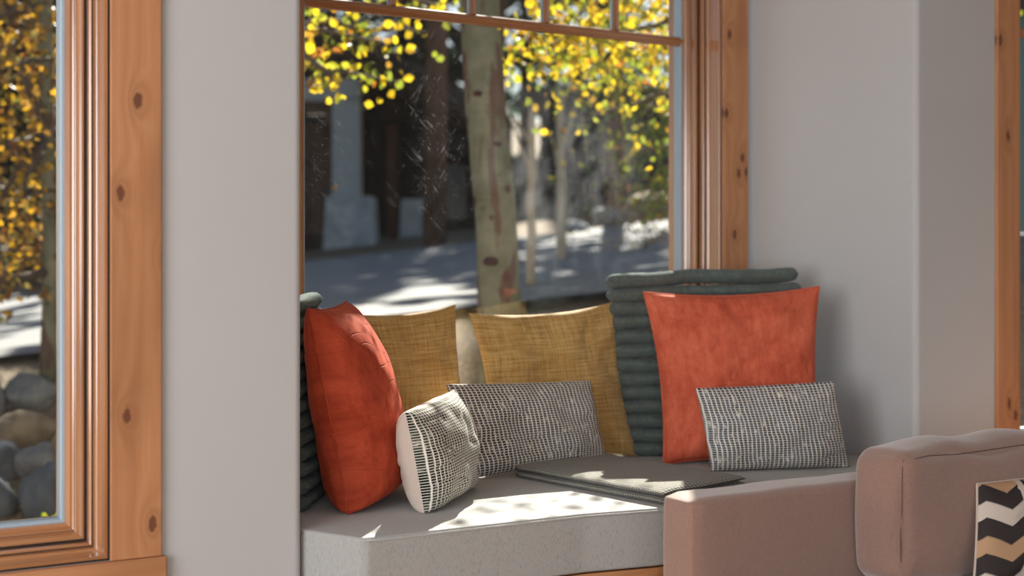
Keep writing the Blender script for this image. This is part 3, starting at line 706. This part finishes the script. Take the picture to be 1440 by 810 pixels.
def foliage(root, pts, mat, seed, nparts=0, size=(.032, .055)):
    """the first nparts points become single leaves, the rest one mesh of leaves"""
    rnd = random.Random(seed); vs, fs = [], []
    if mat.name not in LEAF_ME:
        q = leaf_geo(random.Random(4), Vector((0, 0, 0)), 1.0); me = bpy.data.meshes.new('leaf'); me.from_pydata([tuple(v) for v in q], [], [(0, 1, 2, 3), (0, 3, 4, 5)]); me.materials.append(mat); LEAF_ME[mat.name] = me
    for k, p in enumerate(pts):
        s = rnd.uniform(*size)
        if k < nparts:
            o = bpy.data.objects.new('leaf', LEAF_ME[mat.name]); COL.objects.link(o); o.parent = root; o.location = p - Vector(root.location)
            o.rotation_euler = (rnd.uniform(0, 6.3), rnd.uniform(0, 6.3), rnd.uniform(0, 6.3)); o.scale = (s, s, s)
        else:
            b = len(vs); vs += leaf_geo(rnd, p, s); fs += [(b, b + 1, b + 2, b + 3), (b, b + 3, b + 4, b + 5)]
    if vs: mesh('foliage', vs, fs, mat, root)['kind'] = 'stuff'
def branch_path(a, b, n, rnd, wob):
    a, b = Vector(a), Vector(b); L = (b - a).length
    return [a.lerp(b, i / n) + Vector((rnd.uniform(-1, 1), rnd.uniform(-1, 1), rnd.uniform(-1, 1))) * wob * L * math.sin(math.pi * i / n) for i in range(n + 1)]
def clusters(rnd, centres, n, spread):
    out = []
    for _ in range(n):
        c = rnd.choice(centres); out.append(Vector((c[0] + rnd.gauss(0, spread), c[1] + rnd.gauss(0, spread), c[2] + rnd.gauss(0, spread))))
    return out

# the aspen right outside the seat window
def aspen(tt=7.6):
    rnd = random.Random(5)
    p0, p1, p2, p3 = at_t(703, 440, tt), at_t(697, 300, tt), at_t(683, 150, tt), at_t(674, 0, tt)
    gz = ground_z(p0.x, p0.y)
    root = empty('aspen_tree', (p0.x + .02, p0.y, gz), label='thick pale aspen with red brown scars right outside the seat window', cat='tree')
    wpx = lambda q: q * tt / F_PX / 2
    path = [(p0.x + .04, p0.y, gz - .1), (p0.x + .02, p0.y, (gz + p0.z) / 2)] + [p0, p1, p2, p3] + [p3 + Vector((-.05, .03, 1.2)), p3 + Vector((-.02, .1, 2.6)), p3 + Vector((.05, .1, 4.2))]
    rad = [wpx(74), wpx(66), wpx(61), wpx(58), wpx(57), wpx(57), wpx(50), wpx(38), wpx(14)]
    pp, rr = [], []
    for i in range(len(path) - 1):
        for k in range(6): pp.append(Vector(path[i]).lerp(Vector(path[i + 1]), k / 6)); rr.append(rad[i] + (rad[i + 1] - rad[i]) * k / 6)
    tube('trunk', pp, rr, BARK, root, 26, .06, 3)
    # ring-shaped branch scars
    for (sx, sy, sr) in ((690, 368, .048), (672, 135, .028), (701, 205, .028)):
        c = at_t(sx, sy, tt); ax = min(pp, key=lambda q: abs(q.z - c.z)); d = Vector((c.x - ax.x, c.y - ax.y, 0)); f = -Vector((SN, CS, 0)) * .98 * wpx(57) + Vector((CS, -SN, 0)) * d.dot(Vector((CS, -SN, 0)))
        f = f.normalized() * wpx(57); q = Vector((ax.x + f.x, ax.y + f.y, c.z)); nn = f.normalized()
        bm = bmesh.new(); bmesh.ops.create_uvsphere(bm, u_segments=16, v_segments=10, radius=1)
        for v in bm.verts: v.co = q + nn * v.co.x * .018 + nn.cross(Vector((0, 0, 1))) * v.co.y * sr + Vector((0, 0, 1)) * v.co.z * sr * .6 * (1 + .3 * mnoise.noise(v.co * 2))
        bm_obj('branch_scar', bm, SCAR, root, True)
    tips = []
    for k in range(20):
        z = rnd.uniform(.5, 3.9); a0 = p3 + Vector((-.03, .06, z)); an = rnd.uniform(0, 6.28); L = rnd.uniform(.9, 2.0)
        b0 = a0 + Vector((math.cos(an) * L, math.sin(an) * L, rnd.uniform(.0, .7)))
        bpth = branch_path(a0, b0, 5, rnd, .05); tube('branch', bpth, [.022, .018, .015, .012, .008, .004], BARK, root, 6); tips += bpth[2:]
    foliage(root, clusters(rnd, tips, 2300, .26), LEAF_Y, 6)
SCAR = plain('red_brown_scar', srgb(76, 46, 38), .9)
aspen()

# leafy trees whose boughs hang into the seat window's view
def bough_tree(label, base, top, r0, boughs, mat, seed, nparts, extra=0, extra_c=None, size=(.038, .064)):
    rnd = random.Random(seed); base = Vector(base); base.z = ground_z(base.x, base.y)
    root = empty('leafy_tree', base, label=label, cat='tree', group='broadleaf trees outside')
    pth = branch_path(base - Vector((0, 0, .1)), top, 8, rnd, .015); tube('trunk', pth, [r0 * (1 - .75 * i / 8) for i in range(9)], BARK, root, 14, .05, seed)
    pts = []
    for (a, b, n, sp) in boughs:
        a = Vector(a); j = min(pth, key=lambda q: (q - a).length); bp_ = branch_path(j, a, 3, rnd, .03)[:-1] + branch_path(a, b, 5, rnd, .05)
        m = len(bp_); tube('branch', bp_, [.026 * (1 - .85 * i / (m - 1)) + .002 for i in range(m)], TWIG, root, 6)
        for _ in range(n):
            u = rnd.random(); c = Vector(a).lerp(Vector(b), u); pts.append(c + Vector((rnd.gauss(0, sp), rnd.gauss(0, sp), rnd.gauss(0, sp * .8))))
        for _ in range(6):
            u = rnd.random(); c = Vector(a).lerp(Vector(b), u); d = c + Vector((rnd.gauss(0, sp), rnd.gauss(0, sp), -abs(rnd.gauss(0, sp)))); tube('twig', [c, c.lerp(d, .5) + Vector((0, 0, .03)), d], [.006, .004, .002], TWIG, root, 5)
    rnd.shuffle(pts)
    if extra:
        for _ in range(extra):
            c = Vector(rnd.choice(extra_c)); pts.append(c + Vector((rnd.gauss(0, .55), rnd.gauss(0, .55), rnd.gauss(0, .45))))
    foliage(root, pts, mat, seed + 1, nparts, size)
T = at_t
bough_tree('tree with bright yellow boughs hanging across the seat window transom', T(1150, 420, 9), T(1120, -700, 9), .13,
           [(T(960, 20, 8.2), T(730, 75, 7.8), 460, .13), (T(970, 60, 8.6), T(770, 90, 8.4), 460, .17), (T(980, 120, 8.8), T(820, 170, 8.6), 150, .2), (T(985, -40, 8.2), T(760, 5, 8.0), 380, .16),
            (T(985, 200, 9), T(890, 215, 8.8), 50, .17), (T(975, 260, 9), T(925, 300, 8.9), 20, .12), (T(1040, 60, 8.6), T(1010, 260, 8.6), 60, .25)],
           LEAF_Y, 31, 150, 500, [T(1080, -150, 9), T(960, -250, 8.6), T(1180, -50, 9)])
bough_tree('slender tree with sparse yellow leaves and bare twigs beside the garage', T(330, 470, 8.5), T(345, -600, 8.5), .09,
           [(T(400, 40, 7.6), T(540, 60, 7.6), 70, .11), (T(395, 85, 7.6), T(560, 115, 7.6), 60, .10), (T(420, 70, 7.2), T(480, 120, 7.2), 34, .07), (T(400, -30, 7.6), T(620, 10, 7.8), 90, .13), (T(440, 30, 7.8), T(600, 45, 7.8), 40, .08)],
           LEAF_Y, 37, 140)
bough_tree('olive green tree drooping low beside the road bend', T(1080, 420, 11.5), T(1050, -300, 11.5), .10,
           [(T(980, 110, 10.5), T(850, 150, 10.4), 400, .2), (T(985, 190, 10.5), T(870, 200, 10.4), 420, .2), (T(985, 250, 10.6), T(915, 270, 10.5), 300, .17), (T(975, 60, 10.8), T(820, 110, 10.8), 200, .2)],
           LEAF_G, 53, 60)
# dense autumn tree seen through the tall left window
bough_tree('slim aspen with dense brown and yellow leaves above the boulders', at_y(66, 600, 8.6), at_y(60, -900, 8.8), .055,
           [(at_y(-60 + 30 * (k % 6), 30 + 62 * (k // 2), 8.4 + .5 * (k % 3)), at_y(40 + 22 * (k % 5), 10 + 62 * (k // 2), 8.8 + .5 * (k % 3)), 190, .19) for k in range(13)],
           LEAF_B, 41, 160, 900, [at_y(20, -200, 9), at_y(120, -120, 9.3), at_y(-60, -300, 9)])
# slim bare stems beyond the aspen
def stem(label, a, b, r):
    a, b = Vector(a), Vector(b); a.z = ground_z(a.x, a.y) - .05; root = empty('sapling', (a.x, a.y, a.z + .05), label=label, cat='tree', group='slim stems beyond the aspen')
    rnd = random.Random(int(a.x * 100)); tube('trunk', branch_path(a, b, 6, rnd, .01), [r * (1 - .4 * i / 6) for i in range(7)], PALE, root, 10)
    for k in range(3):
        c = a.lerp(b, .5 + .15 * k); tube('branch', [c, c + Vector((rnd.uniform(-.4, .4), rnd.uniform(-.3, .3), .5))], [r * .35, r * .1], PALE, root, 6)
PALE = plain('pale_bark', srgb(196, 178, 150), .85); 
stem('slim pale trunk just beyond the thick aspen', T(745, 440, 11), T(748, 150, 11), .045)
stem('slim tan trunk farther off by the road', T(790, 380, 14), T(786, 120, 14), .06)

# conifers behind the garage
NEEDLE = m_leaf('conifer_needles', [(0, srgb(34, 52, 44)), (.5, srgb(44, 66, 52)), (1, srgb(58, 78, 56))])
def conifer(px_, tt, h, r, seed, label):
    rnd = random.Random(seed); c = at_t(px_, 375, tt); z0 = ground_z(c.x, c.y)
    root = empty('conifer', (c.x, c.y, z0), label=label, cat='tree', group='dark conifers behind the garage')
    tube('trunk', [(c.x, c.y, z0 - .2), (c.x, c.y, z0 + h * .95)], [r * .09, .02], TWIG, root, 8)
    vs, fs = [], []
    for k in range(1700):
        u = rnd.random() ** .8; z = z0 + .6 + u * (h - .6); rr = r * (1 - u) * (.35 + .65 * rnd.random()) + .05; an = rnd.uniform(0, 6.28)
        o = Vector((math.cos(an), math.sin(an), 0)); s_ = Vector((-o.y, o.x, 0)); p = Vector((c.x, c.y, z)) + o * rr; L = rnd.uniform(.35, .8) * (.4 + r / 3); wd = L * .3
        b = len(vs); vs += [p - o * L * .6 + Vector((0, 0, .12)), p - s_ * wd - Vector((0, 0, .05)), p + o * L * .5 - Vector((0, 0, L * .35)), p + s_ * wd - Vector((0, 0, .05))]; fs.append((b, b + 1, b + 2, b + 3))
    mesh('needles', vs, fs, NEEDLE, root)['kind'] = 'stuff'
for (cp, ct, ch, cr, cl) in ((602, 35, 13, 2.3, 'dark conifer rising behind the garage roof'), (738, 43, 16, 2.3, 'tall dark conifer just past the thick aspen'), (850, 47, 16, 2.3, 'conifer behind the cabin roof'),
                             (1020, 44, 15, 2.3, 'conifer behind the yellow boughs'), (470, 45, 16, 2.4, 'conifer above the garage pillar'), (36, 21, 9, 2.3, 'dark conifer across the drive from the boulders'),
                             (120, 30, 12, 2.4, 'conifer far behind the slim aspen'), (-170, 29, 12, 2.4, 'conifer far beyond the bank'), (1460, 34, 12, 2.8, 'conifer beyond the teal shed')):
    conifer(cp, ct, ch, cr, int(cp) + 77, cl)

# tall bare-stemmed pines, added so their crowns shade the driveway
def pine(x, y, h, r, seed, label, n=1500):
    rnd = random.Random(seed); z0 = ground_z(x, y); root = empty('pine', (x, y, z0), label=label, cat='tree', group='tall pines added to shade the driveway')
    tube('trunk', [(x, y, z0 - .2), (x + .1, y, z0 + h * .5), (x, y, z0 + h)], [.2, .15, .03], PINEBARK, root, 10)
    vs, fs = [], []
    for k in range(n):
        u = rnd.random(); z = z0 + h * (.42 + .58 * u); rr = r * (1 - u * .8) * math.sqrt(rnd.random()); an = rnd.uniform(0, 6.28)
        o = Vector((math.cos(an), math.sin(an), 0)); s_ = Vector((-o.y, o.x, 0)); p = Vector((x, y, z)) + o * rr; L = rnd.uniform(.3, .6); wd = L * .4
        b = len(vs); vs += [p - o * L * .6, p - s_ * wd, p + o * L * .5 - Vector((0, 0, L * .3)), p + s_ * wd]; fs.append((b, b + 1, b + 2, b + 3))
    mesh('needles', vs, fs, NEEDLE, root)['kind'] = 'stuff'
PINEBARK = plain('pine_bark', srgb(104, 76, 60), .9)
for (qx, qy, qh, qr, ql) in ((13.6, 19.4, 11.5, 2.4, 'tall pine between the garage and the cabin'), (15.2, 26.4, 16, 2.6, 'tall pine standing behind the garage corner'), (9.4, 18.3, 12.5, 2.0, 'tall pine at the far edge of the driveway'),
                             (21.5, 18.8, 16, 2.3, 'tall pine beyond the roadside boulders'), (18.5, 14.0, 15, 2.2, 'tall pine where the driveway bends'), (24.0, 24.0, 17, 3.0, 'tall pine farthest up the slope'), (5.6, 18.9, 12, 1.8, 'tall pine across the drive beside the outer garage pillar'), (2.4, 18.4, 13, 2.2, 'tall pine across the drive behind the slim aspen')):
    pine(qx, qy, qh, qr, int(qx * 10), ql, 170 if 8 < qx < 10 else 800 if qx < 14 and qy < 20 else 1500)

# ------------------------------------------------------------------ garage across the driveway
STUCCO = plain('grey_stucco', srgb(176, 182, 188), .9); STONE = m_rock('stone_cladding', srgb(150, 158, 166), srgb(206, 210, 212)); TIMBER = plain('dark_timber', srgb(38, 28, 23), .8); DOORW = plain('brown_door', srgb(92, 60, 42), .7); SHINGLE = plain('dark_shingle', srgb(58, 52, 50), .9); BLACK = plain('dark_glass', srgb(24, 26, 30), .2)
def garage():
    tt = 24.0; o = at_t(486, 345, tt); z0 = ground_z(o.x, o.y) - .05
    root = empty('garage', (o.x, o.y, z0), label='grey stucco garage with stone pillar bases and dark timber gable', cat='building')
    R, D = Vector((CS, -SN, 0)), Vector((SN, CS, 0)); S = tt / F_PX
    def blk(name, x0, x1, z0_, z1_, d0, d1, mat, parent=root, taper=0):
        vs = []
        for (zz, tp) in ((z0_, 0), (z1_, taper)):
            for (xx, dd) in ((x0 + tp, d0 + tp), (x1 - tp, d0 + tp), (x1 - tp, d1), (x0 + tp, d1)): vs.append(Vector((o.x, o.y, z0)) + R * xx + D * dd + Vector((0, 0, zz)))
        return mesh(name, vs, [(3, 2, 1, 0), (4, 5, 6, 7), (0, 1, 5, 4), (1, 2, 6, 5), (2, 3, 7, 6), (3, 0, 4, 7)], mat, parent)
    X = lambda p: (p - 486) * S
    Z = lambda p: (345 - p) * S
    blk('pillar', X(467), X(505), .0, Z(130), 0, .5, STUCCO); blk('pillar_base', X(456), X(528), 0, Z(270), -.2, .75, STONE, taper=.06)
    blk('pillar', X(560), X(586), .0, Z(130), 2.05, 2.45, TIMBER); blk('pillar_base', X(548), X(602), 0, Z(266), 1.8, 2.7, STONE, taper=.06)
    blk('pillar', X(300), X(345), .0, Z(130), 0, .5, STUCCO); blk('pillar_base', X(290), X(356), 0, Z(270), -.2, .75, STONE, taper=.06)
    blk('lintel', X(290), X(505), Z(134), Z(104), 0, .5, STUCCO)
    blk('door_head', X(345), X(467), Z(150), Z(134), .3, .5, DOORW); blk('door_jamb', X(456), X(467), 0, Z(150), .3, .5, DOORW)
    d = blk('garage_door', X(345), X(456), 0, Z(150), .55, .62, TIMBER)
    for k in range(4): blk('door_panel', X(352 + 26 * k), X(374 + 26 * k), .3, Z(165), .52, .56, DOORW)
    blk('side_wall', X(420), X(660), 0, Z(110), 4.2, 4.5, TIMBER); blk('post', X(528), X(543), 0, Z(130), 2.2, 2.5, DOORW); blk('beam', X(500), X(640), Z(150), Z(118), 1.9, 2.3, TIMBER)
    w1 = blk('window', X(612), X(645), Z(290), Z(200), 4.1, 4.2, BLACK)
    # gable roof falling away to the right
    a0, a1 = (X(300), Z(-70)), (X(720), Z(168))
    vs = []
    for dd in (-1.0, 4.6):
        for (xx, zz) in (a0, a1, (a1[0], a1[1] - .28), (a0[0], a0[1] - .28)): vs.append(Vector((o.x, o.y, z0)) + R * xx + D * dd + Vector((0, 0, zz)))
    mesh('roof', vs, [(3, 2, 1, 0), (4, 5, 6, 7), (0, 1, 5, 4), (1, 2, 6, 5), (2, 3, 7, 6), (3, 0, 4, 7)], SHINGLE, root)
    vs = []
    for dd in (4.0, 4.1):
        for (xx, zz) in ((X(300), Z(104)), (X(620), Z(104)), (X(300), Z(-66))): vs.append(Vector((o.x, o.y, z0)) + R * xx + D * dd + Vector((0, 0, zz)))
    mesh('gable', vs, [(0, 1, 2), (5, 4, 3), (0, 1, 4, 3), (1, 2, 5, 4), (2, 0, 3, 5)], TIMBER, root)
garage()
# timber fence-like cabin wall further right, in shade
def cabin():
    tt = 34.0; o = at_t(905, 330, tt); z0 = ground_z(o.x, o.y) - .05; R, D = Vector((CS, -SN, 0)), Vector((SN, CS, 0)); S = tt / F_PX
    root = empty('timber_cabin', (o.x, o.y, z0), label='brown timber cabin in the shade beyond the slim stems', cat='building')
    def blk(name, x0, x1, z0_, z1_, d0, d1, mat):
        vs = [Vector((o.x, o.y, z0)) + R * xx + D * dd + Vector((0, 0, zz)) for zz in (z0_, z1_) for (xx, dd) in ((x0, d0), (x1, d0), (x1, d1), (x0, d1))]
        return mesh(name, vs, [(3, 2, 1, 0), (4, 5, 6, 7), (0, 1, 5, 4), (1, 2, 6, 5), (2, 3, 7, 6), (3, 0, 4, 7)], mat, root)
    for k in range(9): blk('log_course', -2.6, 3.4, .28 * k, .28 * k + .265, 0, .3, TIMBER)
    blk('window', -.9, .1, .9, 1.9, -.04, .02, BLACK); blk('door', 1.2, 2.1, .1, 2.1, -.04, .02, DOORW)
    blk('roof', -3.1, 3.9, 2.52, 2.75, -.8, 4, SHINGLE); blk('side_wall', -2.6, -2.3, 0, 2.5, .3, 3.6, TIMBER); blk('side_wall', 3.1, 3.4, 0, 2.5, .3, 3.6, TIMBER)
cabin()
# teal garden shed glimpsed in the right-hand window
TEAL = plain('teal_paint', srgb(86, 134, 134), .7)
def shed():
    tt = 10.0; o = at_t(1445, 500, tt); z0 = ground_z(o.x, o.y); root = empty('garden_shed', (o.x + .6, o.y + .5, z0), label='teal painted garden shed outside the window beyond the alcove', cat='shed')
    for k in range(10): box('board', (o.x - .6 + k * .2, o.y, z0 + .35), (o.x - .405 + k * .2, o.y + .03, z0 + 2.0), TEAL, root)
    box('plinth', (o.x - .6, o.y - .01, z0 - .1), (o.x + 1.4, o.y + 1.4, z0 + .34), ROCK_B, root); box('side_wall', (o.x - .6, o.y + .031, z0 + .35), (o.x - .56, o.y + 1.4, z0 + 2.0), TEAL, root); box('roof', (o.x - .75, o.y - .15, z0 + 2.01), (o.x + 1.55, o.y + 1.55, z0 + 2.1), SHINGLE, root)
shed()
# low green plant by the left window
def shrub(c, n, sp, seed, label, mat):
    rnd = random.Random(seed); c = Vector(c); c.z = ground_z(c.x, c.y); root = empty('shrub', c, label=label, cat='shrub')
    for k in range(6): tube('stem', [c, c + Vector((rnd.gauss(0, sp * .7), rnd.gauss(0, sp * .7), sp * 2))], [.008, .003], TWIG, root, 5)
    foliage(root, [c + Vector((rnd.gauss(0, sp), rnd.gauss(0, sp), abs(rnd.gauss(sp, sp * .7)))) for _ in range(n)], mat, seed, min(40, n), (.03, .05))
shrub(at_y(78, 730, 6.4), 90, .09, 3, 'small bright green plant beside the slate boulder', LEAF_G)
shrub(T(905, 300, 14.5), 500, .4, 12, 'rounded tan and green bush by the roadside boulders', LEAF_B)
